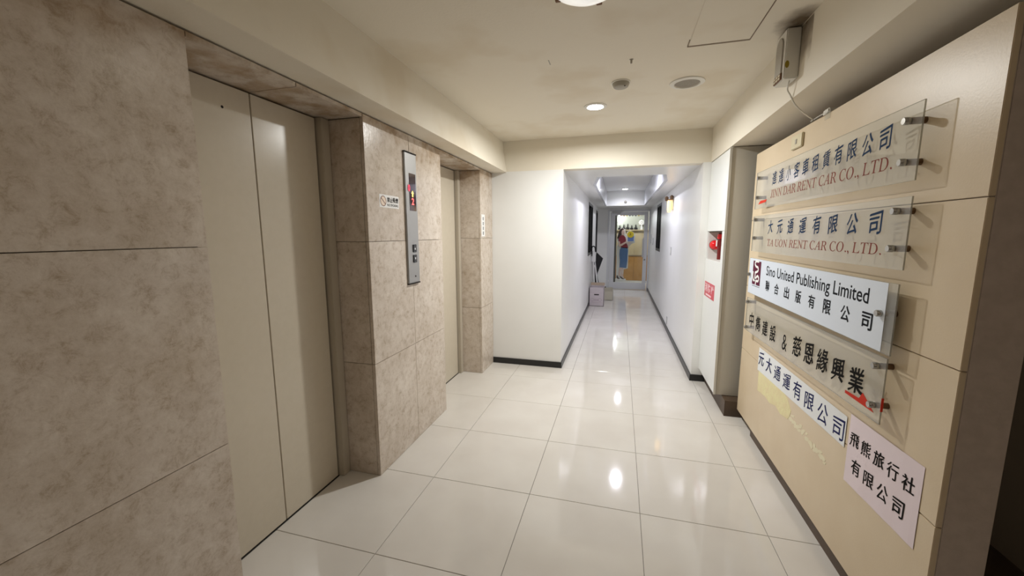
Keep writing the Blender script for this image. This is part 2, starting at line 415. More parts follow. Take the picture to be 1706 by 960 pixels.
for z0, z1 in ZS:
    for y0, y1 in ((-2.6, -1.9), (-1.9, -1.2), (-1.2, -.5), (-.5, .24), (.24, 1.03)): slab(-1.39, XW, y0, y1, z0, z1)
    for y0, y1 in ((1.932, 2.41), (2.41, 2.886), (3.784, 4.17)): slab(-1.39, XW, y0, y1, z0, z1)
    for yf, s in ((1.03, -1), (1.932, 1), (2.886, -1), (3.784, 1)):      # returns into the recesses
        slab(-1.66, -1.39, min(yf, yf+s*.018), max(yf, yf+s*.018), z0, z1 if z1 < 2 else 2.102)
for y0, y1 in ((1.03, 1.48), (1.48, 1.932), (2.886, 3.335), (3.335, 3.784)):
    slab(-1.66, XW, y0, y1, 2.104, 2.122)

def lift_door(name, ya, yb, label):
    d = thing(name, (XD, (ya+yb)/2, 0), label, 'door', kind='structure')
    ym = (ya+yb)/2 - .009; yl = ym-.389; yr = ym+.389
    obj('door_panel', B((XD-.03, XD, yl, ym-.002, .006, 2.096), bev=.002), 'lift_door', d)
    p = obj('door_panel', B((XD-.03, XD, ym+.002, yr, .006, 2.096), bev=.002), 'lift_door', d)
    obj('door_frame', B((XD-.04, XD+.035, ya+.001, yl-.009, 0, 2.102), bev=.003), 'lift_jamb', d)
    obj('door_frame', B((XD-.04, XD+.035, yr+.009, yb-.001, 0, 2.102), bev=.003), 'lift_jamb', d)
    obj('shaft_backing', B((XD-.043, XD-.034, ya+.002, yb-.002, 0, 2.102)), 'gap', d)
    obj('sill', B((XD-.03, XD+.004, yl, yr, -.004, .0045)), 'gap', d)
    bm = bmesh.new(); lathe(bm, [(0, .0005), (.006, .0005), (.006, 0)], (XD, yl+.255, 2.0), 'x', 12); obj('keyhole', bm, 'gap', d)
    return d
lift_door('door_1', 1.03, 1.932, 'nearer cream two-panel lift door in marble recess')
lift_door('door_2', 2.886, 3.784, 'farther cream lift door between call panel and white end wall')

# end wall of lobby + corridor left wall (one L shaped mass with window openings)
struct('wall_front', B((-1.95, -.72, 4.17, 4.30, 0, S)), 'white_paint', 'white lobby end wall beside the corridor mouth')
W1 = (7.62, 8.75, 1.05, 2.07); W2 = (9.95, 10.62, .95, 2.05)
struct('wall_corridor_left', B((-.72, -.59, 4.17, W1[0], 0, S), (-.72, -.59, W1[0], W1[1], 0, W1[2]), (-.72, -.59, W1[0], W1[1], W1[3], S),
    (-.72, -.59, W1[1], W2[0], 0, S), (-.72, -.59, W2[0], W2[1], 0, W2[2]), (-.72, -.59, W2[0], W2[1], W2[3], S), (-.72, -.59, W2[1], 10.75, 0, S)), 'white_paint', 'white left wall of the long corridor')
W3 = (7.95, 8.85, 1.13, 2.06)
struct('wall_corridor_right', B((.733, 1.9, 4.14, 4.3, 0, S), (.733, .86, 4.3, W3[0], 0, S), (.733, .86, W3[0], W3[1], 0, W3[2]), (.733, .86, W3[0], W3[1], W3[3], S), (.733, .86, W3[1], 10.75, 0, S)), 'white_paint', 'white right wall of the long corridor')
def window(name, face, y0, y1, z0, z1, label):
    s = 1 if face > 0 else -1       # outward from corridor
    wdw = thing(name, (face+s*.04, (y0+y1)/2, z0), label, 'window', kind='structure')
    a, b = sorted((face - s*.004, face+s*.05)); t = .05
    obj('window_frame', B((a, b, y0, y1, z0, z0+t), (a, b, y0, y1, z1-t, z1), (a, b, y0, y0+t, z0+t, z1-t), (a, b, y1-t, y1, z0+t, z1-t), (a, b, (y0+y1)/2-.02, (y0+y1)/2+.02, z0+t, z1-t)), 'black_metal', wdw)
    c, d = sorted((face+s*.055, face+s*.065))
    obj('window_pane', B((c, d, y0, (y0+y1)/2, z0, z1)), 'window_glass', wdw); obj('window_pane', B((c, d, (y0+y1)/2, y1, z0, z1)), 'window_glass', wdw)
window('window_1', -.59, *W1, 'black framed window in left corridor wall above the folded stand')
window('window_2', -.59, *W2, 'narrow black framed window in left wall nearest the glass door')
window('window_3', .733, *W3, 'black framed window in the right corridor wall')

# baseboards
bb = .065
struct('baseboard_front', B((XW, -.578, 4.158, 4.17, 0, bb)), 'base', 'black baseboard under the lobby end wall', 'baseboard')
struct('baseboard_left', B((-.59, -.578, 4.17, 10.75, 0, bb)), 'base', 'black baseboard along the left corridor wall', 'baseboard')
struct('baseboard_end', B((-.578, -.327, 10.738, 10.75, 0, bb)), 'base', 'short black baseboard left of the glass door', 'baseboard')
struct('baseboard_right', B((.721, .733, 4.128, 10.75, 0, bb), (.733, .858, 4.128, 4.14, 0, bb)), 'base', 'black baseboard along the right corridor wall', 'baseboard')

# ceiling, beams, bulkhead
struct('ceiling', B((-1.3, .86, -2.6, 4.24, H, H+.08)), 'stained', 'cream lobby ceiling with faint stains', 'ceiling')
bm = bmesh.new(); prism(bm, [(-1.95, S-.006), (-1.205, S-.006), (-1.245, H), (-1.95, H)], 'y', -2.6, 4.17)
struct('trim_1', bm, 'stained', 'cream beam running above the lift wall', 'beam')
struct('trim_2', B((-1.95, .86, 4.17, 4.30, S, H+.08)), 'paint', 'cream cross beam over the corridor mouth', 'beam')
bm = bmesh.new(); prism(bm, [(.80, S), (2.6, S), (2.6, H), (.80, H)], 'y', -2.6, 4.17)
struct('trim_3', bm, 'paint', 'cream bulkhead above the sign panel and cabinet', 'beam')
bm = bmesh.new()
box(bm, -.72, .86, 4.30, 4.85, S, S+.05)
prism(bm, [(-.72, 4.85), (-.29, 4.85), (-.38, 5.6), (-.38, 9.8), (-.72, 9.8)], 'z', S, S+.05)
prism(bm, [(.86, 4.85), (.86, 9.8), (.55, 9.8), (.55, 5.4), (.48, 4.85)], 'z', S, S+.05)
box(bm, -.72, .86, 9.8, 10.75, S, S+.05)
struct('ceiling_soffit', bm, 'white_paint', 'white lowered corridor ceiling around the lit recess', 'ceiling')
struct('ceiling_recess', B((-.5, .7, 4.7, 10.0, 2.47, 2.5), (-.45, .6, 9.8, 9.84, S+.05, 2.47), (-.4, .6, 4.8, 4.85, S+.05, 2.47)), 'white_paint', 'raised corridor ceiling tray with two downlights', 'ceiling')
bm = bmesh.new()
prism(bm, [(-.25, 4.85), (-.34, 5.6), (-.34, 9.8), (-.38, 9.8), (-.38, 5.6), (-.29, 4.85)], 'z', S, 2.47)
prism(bm, [(.44, 4.85), (.51, 5.4), (.51, 9.8), (.55, 9.8), (.55, 5.4), (.48, 4.85)], 'z', S, 2.47)
struct('trim_4', bm, 'glossy_white', 'glossy bluish white side boards of the ceiling recess', 'trim')

# side room on the right, behind the camera
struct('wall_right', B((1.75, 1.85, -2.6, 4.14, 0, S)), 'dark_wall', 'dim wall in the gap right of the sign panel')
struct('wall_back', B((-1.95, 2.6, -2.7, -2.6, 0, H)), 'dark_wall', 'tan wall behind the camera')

# far end wall with glass door
struct('wall_end', B((-.72, -.325, 10.75, 10.87, 0, S), (.745, .86, 10.75, 10.87, 0, S), (-.325, .745, 10.75, 10.87, 2.09, S)), 'white_paint', 'white wall around the glass door at corridor end')
d3 = thing('door_3', (.2, 10.78, 0), 'white framed glass door closing the far end of the corridor', 'door', kind='structure')
obj('door_frame', B((-.325, -.275, 10.735, 10.82, 0, 2.09), (.70, .745, 10.735, 10.82, 0, 2.09), (-.275, .70, 10.735, 10.82, 2.045, 2.09), bev=.003), 'alu_white', d3)
leaf = obj('door_leaf', B((-.27, -.145, 10.76, 10.80, .012, 2.04), (.585, .68, 10.76, 10.80, .012, 2.04), (-.145, .585, 10.76, 10.80, .012, .19), (-.145, .585, 10.76, 10.80, 1.95, 2.04), bev=.003), 'alu_white', d3)
obj('glass_pane', B((-.145, .585, 10.775, 10.783, .19, 1.95)), 'glass', leaf)
hn = bmesh.new(); box(hn, .555, .59, 10.72, 10.735, .87, 1.36, bev=.004); box(hn, .565, .58, 10.735, 10.762, .92, .95); box(hn, .565, .58, 10.735, 10.762, 1.28, 1.31)
obj('pull_handle', hn, 'socket', leaf)
bm = bmesh.new(); lathe(bm, [(0, -.012), (.022, -.012), (.022, 0), (0, 0)], (.625, 10.76, .80), 'y', 16); obj('lock', bm, 'chrome', leaf)
bm = B((-.22, .0, 10.69, 10.745, 2.0, 2.06), bev=.006); tube(bm, [(-.02, 10.70, 2.03), (.08, 10.66, 2.05), (.0, 10.73, 2.08)], .007, 6); obj('door_closer', bm, 'steel', d3)

# ---------------------------------------------------------------- room beyond the glass door
struct('floor_back_room', B((-1.2, 1.6, 10.8, 12.5, -.01, .0)), 'floor', 'pale floor of the room beyond the glass door', 'floor')
wb = struct('wall_back_room', B((-1.2, 1.6, 12.45, 12.55, 0, 2.5), (-1.3, -1.2, 10.87, 12.55, 0, 2.5), (1.6, 1.7, 10.87, 12.55, 0, 2.5)), 'back_grey', 'greenish grey wall of the room beyond the glass door')
struct('ceiling_back_room', B((-1.3, 1.7, 10.87, 12.55, 2.5, 2.55)), 'white_paint', 'ceiling of the room beyond the glass door', 'ceiling')
for x0, x1 in ((-.15, .42), (.424, .9)):
    obj('wood_panel', B((x0, x1, 12.425, 12.45, .06, .80), bev=.003), 'wood_orange', wb)
    obj('wood_panel', B((x0, x1, 12.43, 12.45, .83, 1.57), bev=.003), 'wood_beige', wb)
obj('dado_rail', B((-.15, .9, 12.415, 12.45, .80, .83)), 'niche_top', wb)
obj('ledge', B((-.15, .9, 12.37, 12.45, 1.57, 1.595)), 'wood_beige', wb)
obj('skirting', B((-1.2, 1.6, 12.43, 12.45, 0, .06)), 'white_paint', wb)
obj('partition_post', B((-.22, -.10, 11.35, 11.5, 0, 2.3)), 'pillar', None, label='dark grey post behind the glass door left of the cutout woman', cat='post')
for k in range(5):
    x = -.02 + k*.115
    bm = bmesh.new(); zz = 1.595; s = .9 + .15*((k*7) % 3)
    prism(bm, [(x-.045, zz), (x+.045, zz), (x+.05, zz+.05*s), (x+.018, zz+.06*s), (x+.012, zz+.13*s), (x-.004, zz+.155*s), (x-.02, zz+.12*s), (x-.02, zz+.065*s), (x-.052, zz+.06*s)], 'y', 12.385, 12.42)
    obj('ornament', bm, 'black_matt', None, label=['leftmost', 'second', 'middle', 'fourth', 'rightmost'][k] + ' of the five small dark ornaments on the ledge beyond the glass door', cat='ornament', group='dark ornaments on the back room ledge')
for k in range(8):
    x = .0 + k*.085
    bm = bmesh.new(); lathe(bm, [(0, -.012), (.022, -.01), (.026, 0), (0, 0)], (x, 12.45, 2.02), 'y', 12)
    obj('wall_disc', bm, ['rust', 'rust', 'olive', 'black_matt', 'black_matt', 'black_matt', 'olive', 'grey_plastic'][k], None, label=['leftmost small rusty red disc in the row high on the back room wall', 'second rusty red disc from the left high on the back room wall', 'small olive disc between the rusty and the black discs on the back room wall', 'left of the three black discs high on the back room wall', 'middle of the three black discs high on the back room wall', 'right of the three black discs high on the back room wall', 'small olive disc right of the black discs on the back room wall', 'small grey disc ending the row at the right on the back room wall'][k], cat='disc', group='discs high on the back room wall' if k not in (3, 4, 5) else 'black discs high on the back room wall')
bm = bmesh.new()
for k in range(9):
    a = k*2*math.pi/8 if k < 8 else 0; r = .055 if k < 8 else 0
    c = (.60+r*math.cos(a), 12.42, 1.80+r*math.sin(a)); lathe(bm, [(0, -.03), (.022, -.022), (.032, 0), (.022, .02), (0, .03)], c, 'y', 10)
prism(bm, [(.57, 1.595), (.585, 1.76), (.615, 1.76), (.64, 1.595)], 'y', 12.40, 12.42)
obj('rosette', bm, 'sticker_white', None, smooth=True, label='white rosette flower standing at the right end of the back room ledge', cat='ornament')
bm = bmesh.new(); tube(bm, [(-.05, 12.3, 1.82), (-.05, 12.3, 2.02)], .02, 8); obj('tube_lamp', bm, 'lens_glow', None, label='short vertical white tube lamp at the left behind the glass door', cat='lamp')

# cardboard standee of a woman behind the glass door
def SX(px): return .035+(px-1036)/60
def SZ(py): return 1.622-(py-381)/57.9
st = thing('cardboard_standee', (.06, 11.8, 0), 'life-size cardboard cutout of a woman in maroon blouse and blue skirt', 'cutout')
def cut(name, pts, y0, y1, m, parent=None):
    bm = bmesh.new(); prism(bm, [(SX(a), SZ(b)) for a, b in pts], 'y', y0, y1); return obj(name, bm, m, parent or st)
cut('backing_board', [(1034,380.3),(1038,379.5),(1042,383),(1042.5,390),(1045,391),(1045,386),(1051,384.3),(1056.5,388),(1058.5,391),(1058.5,404.5),(1053,406),(1048.5,411.5),(1048.3,447),(1041.5,449),(1040.8,462),(1044.5,466),(1029,466.5),(1028.5,410),(1030.5,406),(1028.2,400),(1029,391)], 11.81, 11.82, 'sticker_white')
obj('foot_block', B((SX(1027), SX(1045.5), 11.74, 11.93, 0, SZ(465.5))), 'sticker_white', st)
cut('hair', [(1034,381.5),(1037,380.2),(1040,381.5),(1039,384),(1036.5,386),(1036,391),(1033.5,394),(1030.5,398),(1028.6,396.5),(1030.2,391),(1031.5,385)], 11.803, 11.81, 'hair')
fc = cut('face', [(1036.3,384.5),(1038.5,382.5),(1040.7,384),(1041,387.5),(1040,391),(1038.2,392.3),(1036.4,391),(1035.8,388)], 11.799, 11.806, 'skin')
obj('facial_print', B((SX(1037.2), SX(1038), 11.797, 11.80, SZ(386.9), SZ(386.3)), (SX(1039.2), SX(1040), 11.797, 11.80, SZ(386.9), SZ(386.3)), (SX(1038), SX(1039.3), 11.797, 11.80, SZ(390), SZ(389.5)), (SX(1038.5), SX(1038.8), 11.797, 11.80, SZ(388.6), SZ(387.2))), 'ban_brown', fc)
cut('blouse', [(1036,391.5),(1039.5,392),(1042.5,395.5),(1043.8,400),(1042.8,404),(1045.5,406.5),(1047.3,411.5),(1047,414),(1036,412.5),(1033.8,409),(1032,404),(1031,400),(1031.5,396)], 11.801, 11.809, 'blouse')
cut('arm', [(1031,401.5),(1033.8,402.5),(1034.3,407),(1042.5,402.7),(1045.5,401.2),(1045.8,403.6),(1038,408.8),(1033.2,411.6),(1031.2,409.5)], 11.796, 11.801, 'skin')
cut('arm', [(1046.3,403.5),(1052.5,403.8),(1048.3,409.5),(1046.5,409)], 11.796, 11.801, 'skin')
cut('held_board', [(1045,392.5),(1057.8,392),(1057.8,403),(1045,403.3)], 11.793, 11.797, 'sticker_white')
cut('board_print', [(1046.3,393),(1056.3,392.5),(1056.3,401.8),(1046.3,402)], 11.7915, 11.793, 'blue_print')
bm = bmesh.new(); lathe(bm, [(0, -.0015), (.092, -.0015), (.092, 0), (0, 0)], (SX(1050.7), 11.7915, SZ(390.8)), 'y', 28); obj('yellow_disc', bm, 'yellow_print', st)
cut('disc_print', [(1049.3,387.8),(1052.3,388),(1051,389.6),(1052.3,391.2),(1048.9,392.2),(1049.8,390.2)], 11.788, 11.79, 'olive')
cut('skirt', [(1036,411.8),(1046.5,412.2),(1047.3,418),(1047,434),(1045.8,446.5),(1034.2,445.8),(1034.7,434),(1033.4,424),(1033.8,416)], 11.801, 11.809, 'skirt')
cut('leg', [(1034,446),(1038,446),(1036.3,456),(1036.6,462),(1034.3,461),(1032.6,456)], 11.802, 11.809, 'skin')
cut('leg', [(1038.3,446),(1041,446.5),(1039.6,455),(1042,462.2),(1040,463.2),(1037.2,459)], 11.802, 11.809, 'skin')
cut('shoe', [(1029.8,459.5),(1031.6,459.3),(1032.5,462.3),(1035.8,465.2),(1036.6,467.5),(1033.5,467.4),(1031.2,464.8),(1029.9,463.5)], 11.796, 11.801, 'hair')
cut('shoe', [(1035.3,460.5),(1037.2,460.8),(1039.2,463.2),(1043.3,464.8),(1043,465.8),(1039.5,465.5),(1037,463.5)], 11.796, 11.801, 'hair')

# ================================================================ LEFT WALL THINGS
cp = thing('lift_call_panel', (-1.362, 2.406, 1.14), 'tall brushed steel lift call panel between the two lift doors', 'call panel')
obj('faceplate', B((-1.37, -1.357, 2.331, 2.480, 1.142, 2.0), bev=.003), 'steel', cp)
obj('end_cap', B((-1.37, -1.354, 2.329, 2.482, 1.134, 1.142)), 'gap', cp); obj('end_cap', B((-1.37, -1.354, 2.329, 2.482, 2.0, 2.007)), 'gap', cp)
dsp = obj('display', B((-1.358, -1.3555, 2.378, 2.462, 1.628, 1.872)), 'display', cp)
bm = place_text(text_bm('2', .015), 'L', -1.3545, 2.402, 2.431, 1.668, 1.712); obj('digit', bm, 'led_red', dsp, label='glowing red digit')
bm = bmesh.new(); prism(bm, [(2.411, 1.72), (2.422, 1.72), (2.422, 1.742), (2.431, 1.742), (2.4165, 1.76), (2.402, 1.742), (2.411, 1.742)], 'x', -1.3555, -1.3545); obj('arrow', bm, 'led_yellow', dsp, label='glowing yellow arrow')
bm = place_text(text_bm('0', .06), 'L', -1.3535, 2.357, 2.385, 1.752, 1.798); obj('red_numeral', bm, 'pink_red', cp)
obj('lower_plate', B((-1.3572, -1.356, 2.334, 2.477, 1.146, 1.605)), 'steel', cp)
for zc in (1.376, 1.306):
    b_ = obj('call_button', B((-1.357, -1.3505, 2.394, 2.44, zc-.027, zc+.027), bev=.003), 'button', cp)
    s = 1 if zc > 1.34 else -1
    bm = bmesh.new(); prism(bm, [(2.410, zc-.008*s), (2.424, zc-.008*s), (2.417, zc+.008*s)], 'x', -1.3505, -1.350); obj('button_mark', bm, 'sticker_white', b_)
bm = bmesh.new(); lathe(bm, [(0, .003), (.006, .003), (.006, 0)], (-1.357, 2.42, 1.185), 'x', 10); obj('keyhole', bm, 'gap', cp)

ns = thing('no_smoking_sticker', (-1.37, 2.158, 1.63), 'white no-smoking sticker on marble left of the steel call panel', 'sticker')
obj('sticker_sheet', B((-1.37, -1.3688, 2.052, 2.262, 1.631, 1.707)), 'sticker_white', ns)
bm = bmesh.new(); lathe(bm, [(.031, 0), (.031, .0006), (.026, .0006), (.026, 0)], (-1.3688, 2.091, 1.669), 'x', 28, False)
prism(bm, [(2.069, 1.6835), (2.073, 1.6875), (2.113, 1.6545), (2.109, 1.6505)], 'x', -1.3686, -1.3680)
obj('ban_ring', bm, 'ban_brown', ns)
bm = bmesh.new(); lathe(bm, [(0, .0003), (.027, .0003), (.027, 0)], (-1.3688, 2.091, 1.669), 'x', 24); obj('ban_disc', bm, 'ban_cream', ns)
line('L', -1.3682, '禁止吸煙', 2.13, 2.255, 1.665, 1.695, .029, 'ink_black', ns, bold=.02)
words(place_text(text_bm('NO SMOKING'), 'L', -1.3682, 2.132, 2.253, 1.641, 1.656), 'ink_grey', ns, .0045)

vn = thing('vertical_notice', (-1.37, 3.86, 1.44), 'narrow upright white notice on marble right of the farther lift', 'sticker')
obj('sticker_sheet', B((-1.37, -1.3685, 3.815, 3.915, 1.448, 1.672)), 'sticker_white', vn)
for k in range(4):
    z = 1.64-k*.049; bm = bmesh.new()
    for (a, b_, c, d) in ((-.016, .016, .012, .016), (-.016, .016, 0, .004), (-.014, .014, -.014, -.010), (-.003, .003, -.016, .018), (-.015, -.010, -.012, .014)):
        box(bm, -1.3685, -1.368, 3.868+a, 3.868+b_, z-.012+c, z-.012+d)
    obj('character', bm, 'ink_grey', vn)
bm = bmesh.new(); lathe(bm, [(.0, 0), (.022, 0), (.018, .02), (.008, .05), (0, .055)], (-1.355, 1.035, 0), 'z', 7)
for v in bm.verts: v.co += Vector((random.uniform(-.006, .006), random.uniform(-.008, .008), 0))
obj('plaster_lump', bm, 'mortar', None, label='small white plaster lump at the floor corner of the near lift', cat='debris')

# ================================================================ CEILING THINGS
def downlight(x, y, z, label, g=None):
    t = thing('downlight', (x, y, z), label, 'downlight', g)
    bm = bmesh.new(); lathe(bm, [(.088, 0), (.086, -.006), (.064, -.008), (.060, -.002), (.060, .0)], (x, y, z), 'z', 40); obj('trim_ring', bm, 'white_plastic', t, True)
    bm = bmesh.new(); lathe(bm, [(0, -.012), (.03, -.011), (.052, -.006), (.056, -.001)], (x, y, z), 'z', 36); obj('lens', bm, 'lens_glow', t)
downlight(-.22, 3.25, H, 'lit round downlight in the lobby ceiling before the cross beam')
downlight(.06, 6.08, 2.47, 'lit round downlight hidden in near part of the corridor recess')
downlight(.07, 9.33, 2.47, 'lit round downlight at the far end of the corridor recess')
dl = thing('bowl_lamp', (-.16, 1.68, H), 'white glass bowl lamp cut off by the top edge', 'ceiling lamp')
bm = bmesh.new(); lathe(bm, [(.140, 0), (.142, -.01), (.13, -.03), (.1, -.047), (.06, -.056), (0, -.060)], (-.16, 1.68, H), 'z', 48); obj('glass_bowl', bm, 'opal', dl, True)
for a in (0.55, 1.25, 2.65, 4.7):
    c = Vector((-.16+.135*math.cos(a), 1.68+.135*math.sin(a), H-.03)); bm = bmesh.new(); box(bm, c.x-.012, c.x+.012, c.y-.008, c.y+.008, H-.032, H-.002, bev=.002); obj('clip', bm, 'rust', dl)
sd = thing('smoke_detector', (-.03, 2.80, H), 'small aged beige smoke detector beside the ceiling speaker', 'smoke detector')
bm = bmesh.new(); lathe(bm, [(.054, 0), (.054, -.012), (.046, -.03), (.040, -.034), (0, -.034)], (-.03, 2.80, H), 'z', 32); obj('body', bm, 'grey_plastic', sd, True)
bm = bmesh.new(); lathe(bm, [(.06, 0), (.06, -.006), (.05, -.008), (.05, 0)], (-.03, 2.80, H), 'z', 32); obj('base_ring', bm, 'white_plastic', sd)
bm = bmesh.new(); lathe(bm, [(0, -.004), (.004, -.004), (.004, 0)], (-.005, 2.765, H-.033), 'z', 8); obj('indicator', bm, 'gap', sd)
sp = thing('ceiling_speaker', (.387, 2.92, H), 'round ceiling speaker with grey grille above the hatch corner', 'speaker')
bm = bmesh.new(); lathe(bm, [(.108, 0), (.106, -.006), (.08, -.010), (.076, -.003), (.076, 0)], (.387, 2.92, H), 'z', 40); obj('rim', bm, 'white_plastic', sp, True)
bm = bmesh.new(); lathe(bm, [(0, -.004), (.077, -.004), (.077, 0)], (.387, 2.92, H), 'z', 40); obj('grille', bm, 'speaker_grille', sp)
ht = thing('access_hatch', (.455, 2.17, H), 'square ceiling access hatch with a dark open joint', 'hatch')
obj('hatch_panel', B((.312, .598, 1.80, 2.376, H-.003, H-.001), bev=.0008), 'stained', ht)
obj('joint', B((.308, .602, 2.377, 2.389, H-.004, H), (.599, .603, 1.8, 2.385, H-.004, H), (.306, .3095, 2.31, 2.385, H-.004, H)), 'niche_top', ht)
bm = bmesh.new(); lathe(bm, [(0, -.022), (.005, -.022), (.006, -.004), (.012, 0)], (.027, 2.466, H), 'z', 10); obj('ceiling_hook', bm, 'grey_plastic', None, label='tiny grey hook in the ceiling before the smoke detector', cat='hook')
bm = B((-.43, -.425, 2.35, 2.41, H-.002, H)); obj('ceiling_scratch', bm, 'grey_plastic', None, label='short dark scratch on the ceiling left of the tiny hook', cat='mark')
bm = bmesh.new(); lathe(bm, [(.03, 0), (.03, .02), (.02, .035), (0, .04)], (.09, 9.80, 2.22), 'y', 20)
for v in bm.verts: v.co.y = 9.80-(v.co.y-9.80)
obj('sensor', bm, 'grey_plastic', None, True, label='small round grey sensor on the end face of the corridor recess', cat='sensor')

# emergency lamp on the bulkhead
el = thing('emergency_light', (.80, 2.36, 2.21), 'yellowed white emergency lamp on the bulkhead above the sign panel', 'emergency light')
obj('housing', B((.737, .80, 2.297, 2.43, 2.215, 2.445), bev=.005), 'white_plastic', el)
bm = bmesh.new(); n = 12
pr = [(2.325, 2.252), (2.325, 2.375)] + [(2.365-.04*math.cos(math.pi*k/n), 2.375+.05*math.sin(math.pi*k/n)) for k in range(1, n)] + [(2.405, 2.375), (2.405, 2.252)]
prism(bm, pr, 'x', .731, .738); obj('lens', bm, 'grey_plastic', el)
gb = obj('grille', B((.730, .738, 2.318, 2.412, 2.219, 2.252), bev=.002), 'rust', el)
for k in range(3):
    for zz in (2.224, 2.238): obj('grille_slot', B((.7285, .7305, 2.325+k*.029, 2.346+k*.029, zz, zz+.009)), 'yellow_plastic', gb)
bm = bmesh.new(); lathe(bm, [(0, -.0006), (.009, -.0006), (.009, 0)], (.748, 2.297, 2.285), 'y', 14)
for v in bm.verts: v.co.z = 2.29+(v.co.z-2.29)*1.9
obj('stain', bm, 'olive', el)
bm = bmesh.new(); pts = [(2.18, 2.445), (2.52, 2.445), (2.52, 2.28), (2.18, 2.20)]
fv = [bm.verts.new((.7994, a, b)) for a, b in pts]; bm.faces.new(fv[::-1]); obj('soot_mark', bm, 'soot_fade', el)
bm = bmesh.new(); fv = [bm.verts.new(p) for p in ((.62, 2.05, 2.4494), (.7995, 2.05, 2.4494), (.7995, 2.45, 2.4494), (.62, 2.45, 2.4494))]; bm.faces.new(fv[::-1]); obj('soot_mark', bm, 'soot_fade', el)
cb = bmesh.new(); tube(cb, smooth_path([(.775, 2.33, 2.216), (.775, 2.345, 2.18), (.79, 2.345, 2.15), (.82, 2.35, 2.10), (.90, 2.42, 2.065), (.955, 2.5, 2.065), (.98, 2.58, 2.075), (.985, 2.50, 2.08), (.975, 2.40, 2.07)]), .0035, 8)
obj('power_cord', cb, 'white_plastic', None, True, label='thin pale cord hanging from the emergency lamp to the panel top', cat='cord')
ad = thing('taped_plug', (.99, 2.38, 2.052), 'clear taped plug lying on top edge of the sign panel', 'plug')
obj('plug_body', B((.965, 1.01, 2.36, 2.42, 2.052, 2.085), bev=.006), 'white_plastic', ad)
obj('tape', B((.949, 1.02, 2.30, 2.352, 2.051, 2.056), (.9475, .9495, 2.30, 2.35, 2.02, 2.055)), 'acrylic', ad)
obj('plug_pins', B((.975, .981, 2.42, 2.44, 2.064, 2.07), (.994, 1.0, 2.42, 2.44, 2.064, 2.07)), 'bronze', ad)

# ================================================================ RIGHT SIDE
# hydrant cabinet
hc = thing('hydrant_cabinet', (1.0, 3.8, .135), 'tall white hydrant cabinet with open niche between corridor and sign panel', 'cabinet')
ny0, ny1, nz0, nz1 = 3.56, 4.11, 1.235, 1.487
obj('cabinet_body', B((.815, 1.45, 3.47, 3.485, .135, 2.13), (.815, 1.45, 3.485, 4.138, .135, .15), (.815, 1.45, 3.485, 4.138, 2.115, 2.13), (1.2, 1.215, 3.485, 4.138, .15, 2.115), (.815, 1.2, 4.123, 4.138, .15, 2.115)), 'laminate_side', hc)
obj('lower_door', B((.80, .815, 3.475, 4.138, .135, nz0), bev=.001), 'laminate', hc)
obj('upper_door', B((.80, .815, 3.475, 4.138, nz1+.006, 2.126), bev=.001), 'laminate', hc)
for a_, b_ in ((3.475, ny0), (ny1, 4.138)): obj('niche_surround', B((.80, .815, a_, b_, nz0, nz1+.004)), 'laminate', hc)
nb = obj('niche', B((.815, .97, ny0-.015, ny0, nz0, nz1), (.815, .97, ny1, ny1+.012, nz0, nz1), (.815, .97, ny0, ny1, nz0-.012, nz0), (.955, .97, ny0, ny1, nz0, nz1)), 'niche', hc)
obj('niche_top', B((.815, .97, ny0, ny1, nz1-.005, nz1)), 'niche_top', nb)
obj('edge_trim', B((.796, .802, 3.464, 3.475, .135, 2.13), (.802, .812, 3.464, 3.47, .135, 2.13)), 'trim', hc)
obj('cabinet_plinth', B((.86, 1.45, 3.36, 4.126, 0, .13)), 'kick', None, label='dark brown plinth block under the white hydrant cabinet', cat='plinth')
bl = thing('alarm_lamp', (.862, 4.07, 1.31), 'red glossy round alarm lamp inside the cabinet niche', 'alarm lamp')
bm = bmesh.new(); lathe(bm, [(.044, 0), (.044, -.02), (.038, -.034), (.024, -.048), (0, -.054)], (.864, 4.10, 1.365), 'y', 28); obj('dome', bm, 'red_gloss', bl, True)
bm = bmesh.new(); lathe(bm, [(0, 0), (.046, 0), (.046, .009), (0, .009)], (.864, 4.10, 1.365), 'y', 28); obj('back_plate', bm, 'red_metal', bl)
hp = thing('hydrant_pipe', (.885, 3.98, nz0), 'dark red upright pipe with white label in the cabinet niche', 'pipe')
bm = bmesh.new(); tube(bm, [(.885, 3.98, nz0), (.885, 3.98, nz1-.006)], .022, 16); obj('pipe', bm, 'red_metal', hp, True)
bm = bmesh.new(); lathe(bm, [(.028, -.02), (.028, .02)], (.885, 3.98, 1.445), 'z', 16); obj('collar', bm, 'red_gloss', hp)
obj('pipe_label', B((.852, .857, 3.965, 3.995, 1.355, 1.41)), 'sticker_white', hp)
hs = thing('hydrant_sticker', (.80, 3.885, .885), 'red hydrant sticker with pale characters below the cabinet niche', 'sticker')
obj('sticker_sheet', B((.7988, .80, 3.688, 4.085, .888, 1.025)), 'sticker_red', hs)
for k, ch in enumerate('消防栓'):
    obj('character', place_text(text_bm(ch, .02), 'R', .7982, 4.07-k*.128, 3.965-k*.128, .935, 1.013), 'sticker_pink', hs)
obj('lower_band', B((.7983, .7988, 3.80, 4.02, .900, .916)), 'sticker_pink', hs)

